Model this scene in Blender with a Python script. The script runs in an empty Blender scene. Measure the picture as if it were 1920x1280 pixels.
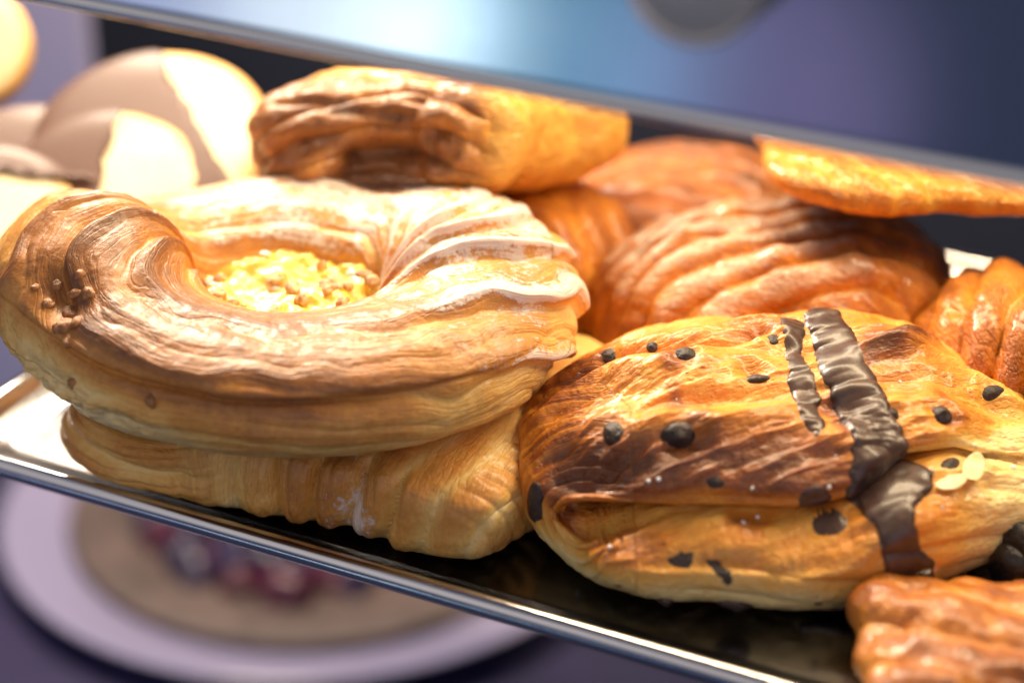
import bpy, math, random
import numpy as np
from mathutils import Vector, Matrix

# ------------------------------------------------------------------ camera, world, lamps, exposure
scene = bpy.context.scene
COL = scene.collection
YAW = math.radians(27.2)          # the tray front runs along world X; the photographer stands to its right
PITCH = math.radians(27.5)
FWD = Vector((-math.sin(YAW) * math.cos(PITCH), math.cos(YAW) * math.cos(PITCH), -math.sin(PITCH)))
CAM = -FWD * 0.52 + Vector((0, 0, 0.03))
cam_d = bpy.data.cameras.new('camera')
cam = bpy.data.objects.new('camera', cam_d)
COL.objects.link(cam)
cam.location = CAM
cam.rotation_euler = FWD.to_track_quat('-Z', 'Y').to_euler()
cam_d.lens = 85
cam_d.sensor_width = 36
cam_d.clip_start = 0.02
cam_d.clip_end = 50
cam_d.dof.use_dof = True
cam_d.dof.focus_distance = 0.496
cam_d.dof.aperture_fstop = 5.2
scene.camera = cam

scene.view_settings.view_transform = 'Standard'
scene.view_settings.look = 'None'
scene.view_settings.exposure = 0.0
scene.view_settings.gamma = 1.0
scene.view_settings.use_curve_mapping = False
scene.cycles.max_bounces = 8
scene.cycles.caustics_reflective = False
scene.cycles.caustics_refractive = False
scene.cycles.use_denoising = True

# the shop in front of the case: soft blobs of daylight and dark shapes around a dim room
world = bpy.data.worlds.new('World')
scene.world = world
world.use_nodes = True
wn, wl = world.node_tree.nodes, world.node_tree.links
bg = wn['Background']
tc = wn.new('ShaderNodeTexCoord')
nrm = wn.new('ShaderNodeVectorMath'); nrm.operation = 'NORMALIZE'
wl.new(tc.outputs['Generated'], nrm.inputs[0])
acc = None
BASE_ROOM = (0.035, 0.045, 0.085)
#        direction              cos inner, cos outer, colour, strength
BLOBS = [((-0.488, -0.80, -0.342), 0.99975, 0.9975, (0.80, 0.92, 1.0), 1.15),    # window low on the left
         ((-0.458, -0.82, -0.345), 0.9999, 0.9990, (0.70, 0.92, 1.0), 0.7),
         ((-0.415, -0.83, -0.355), 0.9995, 0.9965, (0.14, 0.40, 0.60), 0.70),
         ((-0.60, -0.725, -0.335), 0.9990, 0.9930, (0.55, 0.62, 0.95), 0.75),
         ((-0.335, -0.86, -0.370), 0.9993, 0.9965, (0.34, 0.26, 0.55), 0.38),
         ((0.10, -0.85, 0.50), 0.95, 0.70, (1.0, 0.88, 0.76), 0.50),           # shop daylight, high behind the camera
         ((-0.80, -0.40, 0.45), 0.97, 0.75, (1.0, 0.90, 0.82), 0.45),
         ((0.75, -0.60, 0.25), 0.97, 0.80, (0.90, 0.85, 1.0), 0.6)]
base = wn.new('ShaderNodeRGB'); base.outputs[0].default_value = (*BASE_ROOM, 1)
prev = base.outputs[0]
for d, ci, co, c, s in BLOBS:
    v = Vector(d).normalized()
    dp = wn.new('ShaderNodeVectorMath'); dp.operation = 'DOT_PRODUCT'
    wl.new(nrm.outputs[0], dp.inputs[0]); dp.inputs[1].default_value = v
    mr = wn.new('ShaderNodeMapRange'); mr.interpolation_type = 'SMOOTHSTEP'
    wl.new(dp.outputs['Value'], mr.inputs['Value'])
    mr.inputs['From Min'].default_value = co; mr.inputs['From Max'].default_value = ci
    mr.inputs['To Min'].default_value = 0; mr.inputs['To Max'].default_value = s
    sc = wn.new('ShaderNodeVectorMath'); sc.operation = 'SCALE'
    sc.inputs[0].default_value = c
    wl.new(mr.outputs[0], sc.inputs['Scale'])
    ad = wn.new('ShaderNodeVectorMath'); ad.operation = 'ADD'
    wl.new(prev, ad.inputs[0]); wl.new(sc.outputs[0], ad.inputs[1])
    prev = ad.outputs[0]
wl.new(prev, bg.inputs['Color'])
bg.inputs['Strength'].default_value = 1.0


def area(name, loc, target, sx, sy, power, color):
    l = bpy.data.lights.new(name, 'AREA')
    l.shape = 'RECTANGLE'; l.size = sx; l.size_y = sy; l.energy = power; l.color = color
    o = bpy.data.objects.new(name, l)
    COL.objects.link(o)
    o.location = loc
    o.rotation_euler = (Vector(target) - Vector(loc)).to_track_quat('-Z', 'Y').to_euler()
    return o


area('case_strip_lamp', (0.03, 0.12, 0.25), (0.03, 0.01, 0.0), 0.55, 0.035, 2.7, (1.0, 0.77, 0.48))
area('case_side_lamp', (-0.24, 0.18, 0.26), (-0.09, 0.05, 0.0), 0.10, 0.10, 2.4, (1.0, 0.86, 0.68))
area('lower_shelf_fill', (-0.16, -0.02, -0.03), (-0.14, 0.12, -0.12), 0.2, 0.02, 0.05, (0.72, 0.70, 1.0))  # unseen fill light, added to wash the lower plate in cool lavender


# ------------------------------------------------------------------ object helpers
def tag(o, label=None, cat=None, group=None, kind=None):
    for k, v in (('label', label), ('category', cat), ('group', group), ('kind', kind)):
        if v: o[k] = v
    return o


def empty(name, loc, rz=0.0, label=None, cat=None, group=None, tilt=(0, 0)):
    o = bpy.data.objects.new(name, None)
    COL.objects.link(o)
    o.empty_display_size = 0.01
    o.location = loc
    o.rotation_euler = (tilt[0], tilt[1], rz)
    return tag(o, label, cat, group)


def mesh_obj(name, V, Fc, mat=None, parent=None, smooth=True, attrs=None, loc=None, rot=None):
    me = bpy.data.meshes.new(name)
    V = np.ascontiguousarray(V, dtype=np.float32)
    if isinstance(Fc, np.ndarray):
        k = Fc.shape[1]
        me.vertices.add(len(V)); me.vertices.foreach_set('co', V.ravel())
        me.loops.add(Fc.size); me.loops.foreach_set('vertex_index', Fc.ravel().astype(np.int32))
        me.polygons.add(len(Fc))
        me.polygons.foreach_set('loop_start', np.arange(0, Fc.size, k, dtype=np.int32))
        me.polygons.foreach_set('loop_total', np.full(len(Fc), k, dtype=np.int32))
        me.update(calc_edges=True)
    else:
        me.from_pydata([tuple(v) for v in V], [], [tuple(f) for f in Fc]); me.update()
    if smooth:
        me.polygons.foreach_set('use_smooth', np.ones(len(me.polygons), dtype=bool))
    for an, av in (attrs or {}).items():
        av = np.asarray(av, dtype=np.float32)
        if av.ndim == 2:
            at = me.attributes.new(an, 'FLOAT_VECTOR', 'POINT'); at.data.foreach_set('vector', av.ravel())
        else:
            at = me.attributes.new(an, 'FLOAT', 'POINT'); at.data.foreach_set('value', av)
    me.validate()
    o = bpy.data.objects.new(name, me)
    COL.objects.link(o)
    if mat: me.materials.append(mat)
    if parent: o.parent = parent
    if loc is not None: o.location = loc
    if rot is not None: o.rotation_euler = rot
    return o


# ------------------------------------------------------------------ numpy sculpting kit (units: millimetres)
def _hash(ix, iy, iz, seed):
    h = (ix.astype(np.int64) * 374761393 + iy.astype(np.int64) * 668265263 + iz.astype(np.int64) * 2147483647 + seed * 974634777) & 0xFFFFFFFF
    h = ((h ^ (h >> 13)) * 1274126177) & 0xFFFFFFFF
    return ((h ^ (h >> 16)) & 0xFFFF) / 65535.0


def vnoise(P, seed=0):
    i = np.floor(P).astype(np.int64); f = P - i
    f = f * f * f * (f * (f * 6 - 15) + 10)
    x, y, z = i[:, 0], i[:, 1], i[:, 2]; u, v, w = f[:, 0], f[:, 1], f[:, 2]
    r = 0
    for dx in (0, 1):
        for dy in (0, 1):
            for dz in (0, 1):
                r = r + _hash(x + dx, y + dy, z + dz, seed) * (u if dx else 1 - u) * (v if dy else 1 - v) * (w if dz else 1 - w)
    return r * 2 - 1


def fbm(P, scale, octv=4, seed=0, gain=0.5):
    s = 0; a = 1; t = 0
    for k in range(octv):
        s = s + a * vnoise(P * scale + 17.3 * k, seed + k * 7); t += a; a *= gain; scale *= 2.03
    return s / t * 1.4


def cubesphere(n):
    g = np.tan(np.linspace(-1, 1, n + 1) * math.pi / 4)
    a, b = np.meshgrid(g, g, indexing='ij'); o = np.ones_like(a)
    faces = [(o, a, b), (-o, b, a), (b, o, a), (a, -o, b), (a, b, o), (b, a, -o)]
    P = np.concatenate([np.stack(t, -1).reshape(-1, 3) for t in faces])
    idx = np.arange((n + 1) ** 2).reshape(n + 1, n + 1)
    q = np.stack([idx[:-1, :-1], idx[1:, :-1], idx[1:, 1:], idx[:-1, 1:]], -1).reshape(-1, 4)
    Q = np.concatenate([q + k * (n + 1) ** 2 for k in range(6)])
    P /= np.linalg.norm(P, axis=1, keepdims=True)
    key = np.round(P * 1e5).astype(np.int64)
    _, first, inv = np.unique(key, axis=0, return_index=True, return_inverse=True)
    inv = inv.ravel()
    P = P[first]; Q = inv[Q]
    c = P[Q].mean(1); nn = np.cross(P[Q[:, 1]] - P[Q[:, 0]], P[Q[:, 2]] - P[Q[:, 0]])
    flip = (nn * c).sum(1) < 0
    Q[flip] = Q[flip][:, ::-1]
    return P, Q


def normals(V, Q):
    n = np.cross(V[Q[:, 2]] - V[Q[:, 0]], V[Q[:, 3]] - V[Q[:, 1]])
    N = np.zeros_like(V)
    for k in range(4): 
        for c in range(3): N[:, c] += np.bincount(Q[:, k], n[:, c], len(V))
    return N / np.maximum(np.linalg.norm(N, axis=1, keepdims=True), 1e-9)


def knots(deg, table):
    """periodic smooth interpolation of values given at angles in degrees"""
    t = sorted(table.items()); k = np.array([a for a, _ in t], float); v = np.array([b for _, b in t], float)
    k = np.concatenate([k[-2:] - 360, k, k[:2] + 360]); v = np.concatenate([v[-2:], v, v[:2]])
    d = np.mod(deg, 360.0)
    i = np.clip(np.searchsorted(k, d, side='right') - 1, 1, len(k) - 3)
    x = (d - k[i]) / (k[i + 1] - k[i])
    m0 = (v[i + 1] - v[i - 1]) / (k[i + 1] - k[i - 1]) * (k[i + 1] - k[i])
    m1 = (v[i + 2] - v[i]) / (k[i + 2] - k[i]) * (k[i + 1] - k[i])
    return (2 * x**3 - 3 * x**2 + 1) * v[i] + (x**3 - 2 * x**2 + x) * m0 + (-2 * x**3 + 3 * x**2) * v[i + 1] + (x**3 - x**2) * m1


def pillow(n, R, ht, hb, exy=0.75, ez=0.75, zmid=0.0, exd=None, ezd=None):
    """rounded closed shape: outline radii R(theta), height ht above and hb below its equator"""
    S, Q = cubesphere(n)
    rho = np.hypot(S[:, 0], S[:, 1]); th = np.degrees(np.arctan2(S[:, 1], S[:, 0]))
    r = knots(th, R) if isinstance(R, dict) else R
    low = S[:, 2] < 0
    xy = np.where(low, rho ** (exd or exy), rho ** exy) * r
    up = np.sign(S[:, 2]) * np.abs(S[:, 2]) ** np.where(low, ezd or ez, ez)
    z = zmid + np.where(S[:, 2] > 0, ht, hb) * up
    V = np.stack([xy * np.cos(np.radians(th)), xy * np.sin(np.radians(th)), z], 1)
    return V, Q, S


def polydist(V, line):
    """distance to a 3D polyline and length along it"""
    line = np.asarray(line, float)
    best = np.full(len(V), 1e9); along = np.zeros(len(V)); L = 0
    for a, b in zip(line[:-1], line[1:]):
        ab = b - a; l = np.linalg.norm(ab)
        t = np.clip(((V - a) @ ab) / (l * l), 0, 1)
        d = np.linalg.norm(V - a - t[:, None] * ab, axis=1)
        m = d < best
        best[m] = d[m]; along[m] = L + t[m] * l
        L += l
    return best, along, L


def snap(V, line):
    """densify a polyline and pull each of its points onto the nearest vertex of a surface"""
    line = np.asarray(line, float); out = []
    for a, b in zip(line[:-1], line[1:]):
        for t in np.linspace(0, 1, 5)[:-1]: out.append(a + (b - a) * t)
    out.append(line[-1])
    out = np.array([V[np.argmin(((V - p) ** 2).sum(1))] for p in out])
    for _ in range(6): out[1:-1] = (out[:-2] + 2 * out[1:-1] + out[2:]) / 4
    return out


def sstep(x, a, b):
    t = np.clip((x - a) / (b - a), 0, 1); return t * t * (3 - 2 * t)


def layers(ph, sharp=0.6):
    """overlapping dough layers: rounded crests with narrow valleys, -1..1"""
    s = np.abs(np.sin(ph * math.pi))
    return s ** sharp * 2 - 1


def saw(ph):
    """one sided step, rises slowly and drops fast"""
    f = ph - np.floor(ph)
    return np.where(f < 0.82, f / 0.82, (1 - f) / 0.18) * 2 - 1


# ------------------------------------------------------------------ materials
def new_mat(name):
    m = bpy.data.materials.new(name); m.use_nodes = True
    return m, m.node_tree.nodes, m.node_tree.links, m.node_tree.nodes['Principled BSDF']


def noise_node(n, l, vec, scale, detail=4, rough=0.55, dist=0.0):
    t = n.new('ShaderNodeTexNoise'); t.inputs['Scale'].default_value = scale
    t.inputs['Detail'].default_value = detail; t.inputs['Roughness'].default_value = rough
    t.inputs['Distortion'].default_value = dist
    l.new(vec, t.inputs['Vector']); return t.outputs['Fac']


def math_node(n, l, op, a, b=None, c=None, clamp=False):
    t = n.new('ShaderNodeMath'); t.operation = op; t.use_clamp = clamp
    for i, x in enumerate((a, b, c)):
        if x is None: continue
        if isinstance(x, (int, float)): t.inputs[i].default_value = x
        else: l.new(x, t.inputs[i])
    return t.outputs[0]


def ramp(n, l, fac, stops):
    t = n.new('ShaderNodeValToRGB'); l.new(fac, t.inputs[0])
    e = t.color_ramp.elements
    while len(e) < len(stops): e.new(0.5)
    for el, (p, c) in zip(e, stops): el.position = p; el.color = (*c, 1)
    return t.outputs[0]


def pastry_mat(name, stops, rough=0.5, coat=0.25, coat_rough=0.25, glaze_col=(0.86, 0.80, 0.76), glaze_amt=0.8,
               streak=0.25, blotch=0.3, bump=1.0, bubbles=0.0, sss=0.18, grain=2.2, crease=0.16, fine=0.12, speck=0.16, gthr=(1.30, 1.50)):
    m, n, l, b = new_mat(name)
    tc = n.new('ShaderNodeTexCoord').outputs['Object']
    at = n.new('ShaderNodeAttribute'); at.attribute_name = 'bake'
    gl = n.new('ShaderNodeAttribute'); gl.attribute_name = 'glaze'
    fl = n.new('ShaderNodeAttribute'); fl.attribute_name = 'flow'
    n_bl = noise_node(n, l, tc, 130, 5, 0.6)
    n_sp = noise_node(n, l, tc, 900, 4, 0.6)
    n_st = noise_node(n, l, fl.outputs['Vector'], 1.0, 5, 0.55, 0.1)
    n_fs = noise_node(n, l, fl.outputs['Vector'], 3.1, 4, 0.6, 0.2)
    v = math_node(n, l, 'MULTIPLY_ADD', n_bl, blotch * 2, at.outputs['Fac'])
    v = math_node(n, l, 'MULTIPLY_ADD', n_st, streak * 2, v)
    v = math_node(n, l, 'MULTIPLY_ADD', n_sp, 0.24, v)
    v = math_node(n, l, 'SUBTRACT', v, blotch + streak + 0.12)
    col = ramp(n, l, v, stops)
    g0 = math_node(n, l, 'MULTIPLY_ADD', n_bl, 0.7, gl.outputs['Fac'])
    g0 = math_node(n, l, 'MULTIPLY_ADD', n_sp, 0.55, g0)
    g0 = math_node(n, l, 'MULTIPLY_ADD', n_st, 0.7, g0)
    mr = n.new('ShaderNodeMapRange'); mr.interpolation_type = 'SMOOTHSTEP'
    mr.inputs['From Min'].default_value = gthr[0]; mr.inputs['From Max'].default_value = gthr[1]
    mr.inputs['To Max'].default_value = glaze_amt
    l.new(g0, mr.inputs['Value'])
    mx = n.new('ShaderNodeMix'); mx.data_type = 'RGBA'
    l.new(mr.outputs[0], mx.inputs['Factor']); l.new(col, mx.inputs['A']); mx.inputs['B'].default_value = (*glaze_col, 1)
    l.new(mx.outputs['Result'], b.inputs['Base Color'])
    r = math_node(n, l, 'MULTIPLY_ADD', n_sp, 0.35, rough - 0.17)
    r = math_node(n, l, 'MULTIPLY_ADD', mr.outputs[0], -0.15, r)
    l.new(r, b.inputs['Roughness'])
    b.inputs['Coat Weight'].default_value = coat
    b.inputs['Coat Roughness'].default_value = coat_rough
    b.inputs['Subsurface Weight'].default_value = sss
    b.inputs['Subsurface Radius'].default_value = (1.0, 0.45, 0.2)
    b.inputs['Subsurface Scale'].default_value = 0.003
    b.inputs['Specular IOR Level'].default_value = 0.4
    h = math_node(n, l, 'MULTIPLY', n_st, 0.22)
    rd = noise_node(n, l, fl.outputs['Vector'], 1.3, 2, 0.5, 0.1)
    rd = math_node(n, l, 'ABSOLUTE', math_node(n, l, 'MULTIPLY_ADD', rd, 2.0, -1.0))
    rdm = n.new('ShaderNodeMapRange'); rdm.inputs['From Max'].default_value = 0.16; rdm.interpolation_type = 'SMOOTHSTEP'
    l.new(rd, rdm.inputs['Value'])
    h = math_node(n, l, 'MULTIPLY_ADD', rdm.outputs[0], crease, h)
    h = math_node(n, l, 'MULTIPLY_ADD', n_fs, fine, h)
    h = math_node(n, l, 'MULTIPLY_ADD', n_sp, speck, h)
    n_gr = noise_node(n, l, tc, grain * 1000, 3, 0.6)
    h = math_node(n, l, 'MULTIPLY_ADD', n_gr, 0.06, h)
    h = math_node(n, l, 'MULTIPLY_ADD', mr.outputs[0], 0.10, h)
    if bubbles > 0:
        vo = n.new('ShaderNodeTexVoronoi'); vo.inputs['Scale'].default_value = 420; vo.inputs['Randomness'].default_value = 1
        l.new(tc, vo.inputs['Vector'])
        m2 = n.new('ShaderNodeMapRange'); m2.interpolation_type = 'SMOOTHSTEP'
        m2.inputs['From Min'].default_value = 0.22; m2.inputs['From Max'].default_value = 0.10
        l.new(vo.outputs['Distance'], m2.inputs['Value'])
        big = noise_node(n, l, tc, 90, 2, 0.5)
        gate = n.new('ShaderNodeMapRange'); gate.inputs['From Min'].default_value = 0.5; gate.inputs['From Max'].default_value = 0.62
        l.new(big, gate.inputs['Value'])
        pr = math_node(n, l, 'MULTIPLY', m2.outputs[0], gate.outputs[0])
        h = math_node(n, l, 'MULTIPLY_ADD', pr, bubbles, h)
    bp = n.new('ShaderNodeBump'); bp.inputs['Distance'].default_value = 0.001 * bump; bp.inputs['Strength'].default_value = 0.9
    l.new(h, bp.inputs['Height']); l.new(bp.outputs[0], b.inputs['Normal'])
    return m


def plain_mat(name, col, rough=0.5, metal=0.0, sss=0.0, bump=0.0, bscale=1500, coat=0.0, var=0.0, vscale=400, col2=None, spec=0.5, sscol=(1, .5, .25)):
    m, n, l, b = new_mat(name)
    tc = n.new('ShaderNodeTexCoord').outputs['Object']
    b.inputs['Roughness'].default_value = rough
    b.inputs['Metallic'].default_value = metal
    b.inputs['Specular IOR Level'].default_value = spec
    b.inputs['Coat Weight'].default_value = coat
    b.inputs['Coat Roughness'].default_value = 0.15
    if sss:
        b.inputs['Subsurface Weight'].default_value = sss
        b.inputs['Subsurface Radius'].default_value = sscol; b.inputs['Subsurface Scale'].default_value = 0.004
    if var:
        nn = noise_node(n, l, tc, vscale, 5, 0.6)
        c2 = col2 or tuple(c * 0.5 for c in col)
        cc = ramp(n, l, nn, [(0.5 - var, c2), (0.5 + var, col)])
        l.new(cc, b.inputs['Base Color'])
    else:
        b.inputs['Base Color'].default_value = (*col, 1)
    if bump:
        nn = noise_node(n, l, tc, bscale, 5, 0.6)
        bp = n.new('ShaderNodeBump'); bp.inputs['Distance'].default_value = 0.001 * bump
        l.new(nn, bp.inputs['Height']); l.new(bp.outputs[0], b.inputs['Normal'])
    return m


def steel_mat(name, col, rough, scratch=0.04, axis_scale=(4, 900, 900), bump=0.004):
    m, n, l, b = new_mat(name)
    tc = n.new('ShaderNodeTexCoord').outputs['Object']
    mp = n.new('ShaderNodeMapping'); mp.inputs['Scale'].default_value = axis_scale
    l.new(tc, mp.inputs['Vector'])
    s = noise_node(n, l, mp.outputs[0], 1.0, 6, 0.7)
    d = noise_node(n, l, tc, 45, 4, 0.6)
    b.inputs['Metallic'].default_value = 1.0
    b.inputs['Base Color'].default_value = (*col, 1)
    r = math_node(n, l, 'MULTIPLY_ADD', s, scratch * 2, rough - scratch)
    r = math_node(n, l, 'MULTIPLY_ADD', d, 0.08, r)
    l.new(r, b.inputs['Roughness'])
    bp = n.new('ShaderNodeBump'); bp.inputs['Distance'].default_value = bump * 0.01
    l.new(s, bp.inputs['Height']); l.new(bp.outputs[0], b.inputs['Normal'])
    return m


PALE = (0.80, 0.58, 0.27); CREAM = (0.86, 0.68, 0.38); GOLD = (0.70, 0.37, 0.105); TOAST = (0.46, 0.19, 0.045)
BROWN = (0.24, 0.085, 0.022); DARK = (0.075, 0.025, 0.010)
M_DANISH = pastry_mat('danish_dough', [(0.0, (0.88, 0.68, 0.33)), (0.28, (0.80, 0.50, 0.15)), (0.5, (0.64, 0.29, 0.06)), (0.72, (0.39, 0.15, 0.035)), (0.95, (0.19, 0.07, 0.022))],
                      rough=0.46, coat=0.22, streak=0.10, blotch=0.22, glaze_amt=0.75, bump=1.0, fine=0.06, crease=0.10)
M_CHOC_BUN = pastry_mat('golden_bun_dough', [(0.0, (0.88, 0.68, 0.30)), (0.25, (0.82, 0.45, 0.09)), (0.5, (0.70, 0.26, 0.03)), (0.75, (0.33, 0.09, 0.014)), (0.98, (0.16, 0.045, 0.010))],
                        rough=0.40, coat=0.35, coat_rough=0.2, speck=0.32, crease=0.12, streak=0.16, blotch=0.2, bubbles=0.35, sss=0.22)
M_ORANGE = pastry_mat('glossy_orange_dough', [(0.0, (0.88, 0.50, 0.07)), (0.35, (0.74, 0.28, 0.02)), (0.65, (0.42, 0.12, 0.010)), (1.0, (0.11, 0.03, 0.008))],
                      rough=0.34, coat=0.35, coat_rough=0.16, streak=0.28, blotch=0.28, glaze_amt=0.42, glaze_col=(0.9, 0.74, 0.58), gthr=(1.2, 1.6), bump=2.0, speck=0.4)
M_ROLL = pastry_mat('caramel_roll_dough', [(0.0, (0.86, 0.50, 0.10)), (0.35, (0.66, 0.29, 0.045)), (0.65, (0.36, 0.14, 0.035)), (1.0, (0.12, 0.04, 0.014))],
                    rough=0.45, coat=0.3, streak=0.25, blotch=0.25)
M_CUSTARD = plain_mat('egg_custard', (0.90, 0.66, 0.10), 0.28, sss=0.3, bump=0.6, bscale=500, coat=0.4, var=0.12, vscale=260, col2=(0.80, 0.48, 0.05), sscol=(1, .7, .1))
M_CHOC = plain_mat('dark_chocolate_icing', (0.085, 0.042, 0.030), 0.40, bump=0.2, bscale=300, coat=0.2, var=0.15, vscale=200, col2=(0.035, 0.016, 0.012))
M_CHIP = plain_mat('chocolate_chip_dark', (0.045, 0.024, 0.020), 0.45, bump=0.6, bscale=700, var=0.15, vscale=350, col2=(0.015, 0.008, 0.007))
M_NUT = plain_mat('chopped_hazelnut', (0.78, 0.52, 0.25), 0.5, sss=0.15, bump=0.4, bscale=1200, var=0.12, vscale=500, col2=(0.36, 0.16, 0.06))
M_NUT2 = plain_mat('toasted_hazelnut', (0.50, 0.24, 0.09), 0.45, sss=0.1, bump=0.4, bscale=1200, var=0.12, vscale=500, col2=(0.26, 0.10, 0.035))
M_ICING = plain_mat('sugar_icing', (0.86, 0.80, 0.76), 0.3, sss=0.3, bump=0.3, coat=0.3)
M_SUGAR = plain_mat('sugar_grain', (0.95, 0.93, 0.9), 0.2, sss=0.3)
M_ALMOND = plain_mat('almond_flake', (0.92, 0.74, 0.36), 0.4, sss=0.4)
M_COOKIE = pastry_mat('shortbread', [(0.0, (0.95, 0.82, 0.55)), (0.35, (0.92, 0.70, 0.36)), (0.7, (0.78, 0.42, 0.12)), (1.0, (0.5, 0.22, 0.05))], rough=0.6, coat=0.0, streak=0.0, blotch=0.15, crease=0.0)
M_COOKIE_CHOC = plain_mat('cookie_chocolate', (0.11, 0.05, 0.035), 0.5, spec=0.35, coat=0.1, bump=0.1)
M_TRAY = steel_mat('stainless_tray', (0.70, 0.70, 0.74), 0.13)
M_PANEL = steel_mat('brushed_panel', (0.78, 0.80, 0.82), 0.05, 0.02, (6, 700, 700), 0.0002)
M_KNOB = plain_mat('satin_steel', (0.62, 0.60, 0.57), 0.34, metal=0.5)
M_BLACK = plain_mat('black_baked_filling', (0.010, 0.009, 0.010), 0.35, bump=0.5, bscale=700)

ROT = YAW                # pastries are modelled facing the glass, turned a little off the tray


def place(x, y, z=0.0):
    """millimetres in the frame turned with the pastries -> world metres"""
    c, s = math.cos(YAW), math.sin(YAW)
    return Vector(((c * x - s * y) / 1000, (s * x + c * y) / 1000, z / 1000))


# ------------------------------------------------------------------ the display case around the tray
def sweep_profile(prof, x0, x1, nx, ends=True):
    """prof: list of (y, z) mm, swept along x; returns V (m) and faces"""
    P = np.array(prof, float) / 1000; k = len(P)
    xs = np.linspace(x0, x1, nx) / 1000
    V = np.concatenate([np.column_stack([np.full(k, x), P]) for x in xs])
    F = []
    for i in range(nx - 1):
        for j in range(k - 1):
            a = i * k + j; F.append((a, a + k, a + k + 1, a + 1))
    if ends:
        F.append(tuple(range(k))); F.append(tuple(range((nx - 1) * k, nx * k))[::-1])
    return V, F


# baking tray: flat floor, shallow flared wall and a rolled edge, one pressed sheet
def make_tray():
    # profile outward from the floor's edge: (distance out, height)
    prof = [(0, 0), (0.8, 0.05), (1.6, 0.3), (4.5, 1.15), (7.0, 1.9), (8.2, 2.6), (8.9, 3.5)]
    for a in np.linspace(150, -60, 16):        # the rolled bead
        prof.append((11.2 + 2.3 * math.cos(math.radians(a)), 3.3 + 2.3 * math.sin(math.radians(a))))
    prof += [(11.6, 0.6), (10.6, 0.5), (9.6, 1.1)]
    X0, X1, Y0, Y1 = -103.0, 330.0, -46.0, 125.0
    r = 5.0                                    # corner radius of the floor
    ring = []
    for cx, cy, a0 in ((X0 + r, Y0 + r, 180), (X1 - r, Y0 + r, 270), (X1 - r, Y1 - r, 0), (X0 + r, Y1 - r, 90)):
        for a in np.linspace(a0, a0 + 90, 10):
            ring.append((cx, cy, math.cos(math.radians(a)), math.sin(math.radians(a))))
    V = []; nr = len(ring); k = len(prof)
    for d, z in prof:
        for cx, cy, ux, uy in ring:
            V.append(((cx + ux * (r + d)) / 1000, (cy + uy * (r + d)) / 1000, z / 1000))
    F = [tuple(range(nr))]
    for j in range(k - 1):
        for i in range(nr):
            a = j * nr + i; b = j * nr + (i + 1) % nr
            F.append((a, b, b + nr, a + nr)[::-1])
    o = mesh_obj('tray_sheet', V, F, M_TRAY, tray)
    sm = o.modifiers.new('edge', 'EDGE_SPLIT'); sm.split_angle = math.radians(50)
    return o


tray = empty('baking_tray', (0, 0, 0), label='stainless steel baking tray with rolled edge that holds all the pastries', cat='tray')
make_tray()

# glass shelf that carries the tray, dark case behind
def box(name, lo, hi, mat, parent=None, bevel=0.0, **kw):
    x0, y0, z0 = [v / 1000 for v in lo]; x1, y1, z1 = [v / 1000 for v in hi]
    V = [(x0, y0, z0), (x1, y0, z0), (x1, y1, z0), (x0, y1, z0), (x0, y0, z1), (x1, y0, z1), (x1, y1, z1), (x0, y1, z1)]
    F = [(0, 3, 2, 1), (4, 5, 6, 7), (0, 1, 5, 4), (1, 2, 6, 5), (2, 3, 7, 6), (3, 0, 4, 7)]
    o = mesh_obj(name, V, F, mat, parent, smooth=False)
    if bevel:
        b = o.modifiers.new('bevel', 'BEVEL'); b.width = bevel / 1000; b.segments = 3
    return tag(o, **kw)


M_DARKWALL = plain_mat('dark_case_wall', (0.016, 0.020, 0.034), 0.45)
M_LAV = plain_mat('lavender_board', (0.40, 0.40, 0.66), 0.6)
M_LOWFLOOR = plain_mat('lower_shelf_surface', (0.030, 0.024, 0.075), 0.5, var=0.2, vscale=9, col2=(0.010, 0.012, 0.035), spec=0.3)
box('back_wall', (-700, 290, -300), (700, 296, 420), M_DARKWALL, kind='structure')
box('case_floor', (-700, -120, -178), (700, 289, -171), M_LOWFLOOR, kind='structure')
box('pale_board', (-380, 200, -170), (-264, 206, 40), M_LAV, label='pale lavender board standing at the far left behind the cookies', cat='board')

# steel fascia panel over the tray with its round fixing knob
panel = empty('fascia_panel', (0, -0.062, 0.1145), label='brushed steel fascia panel crossing the top of the display', cat='panel')


def make_panel():
    prof = [(0, 120), (0, 4.6), (0, 4.0), (0, 3.2), (-0.08, 2.6), (-0.4, 2.1), (-0.62, 1.6), (-0.66, 1.1), (-0.5, 0.5), (-0.1, 0.1), (0.6, 0.0), (1.4, 0.5), (1.6, 1.4), (1.6, 3), (1.6, 120)]
    V, F = sweep_profile(prof, -520, 420, 3)
    o = mesh_obj('panel_sheet', V, F, M_PANEL, panel)
    es = o.modifiers.new('edge', 'EDGE_SPLIT'); es.split_angle = math.radians(40)


make_panel()


def lathe(prof, n=64):
    """prof (radius, height) mm revolved about z"""
    V = []; F = []; k = len(prof)
    for i in range(n):
        a = 2 * math.pi * i / n
        for r, z in prof: V.append((r * math.cos(a) / 1000, r * math.sin(a) / 1000, z / 1000))
    for i in range(n):
        for j in range(k - 1):
            a = i * k + j; b = ((i + 1) % n) * k + j
            F.append((a, b, b + 1, a + 1))
    return V, F


V, F = lathe([(0.0, 11.6), (9.6, 11.6), (10.3, 11.2), (11.0, 11.8), (11.7, 11.4), (12.0, 10.6), (12.0, 0.2), (11.2, 0.0)])
knob = mesh_obj('fixing_knob', V, F, M_KNOB, None, loc=(0.0695, -0.0625, 0.1455), rot=(math.radians(90), 0, 0))
es = knob.modifiers.new('edge', 'EDGE_SPLIT'); es.split_angle = math.radians(35)
tag(knob, 'round satin steel knob fixed on the steel panel at the top edge', 'knob')


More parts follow.
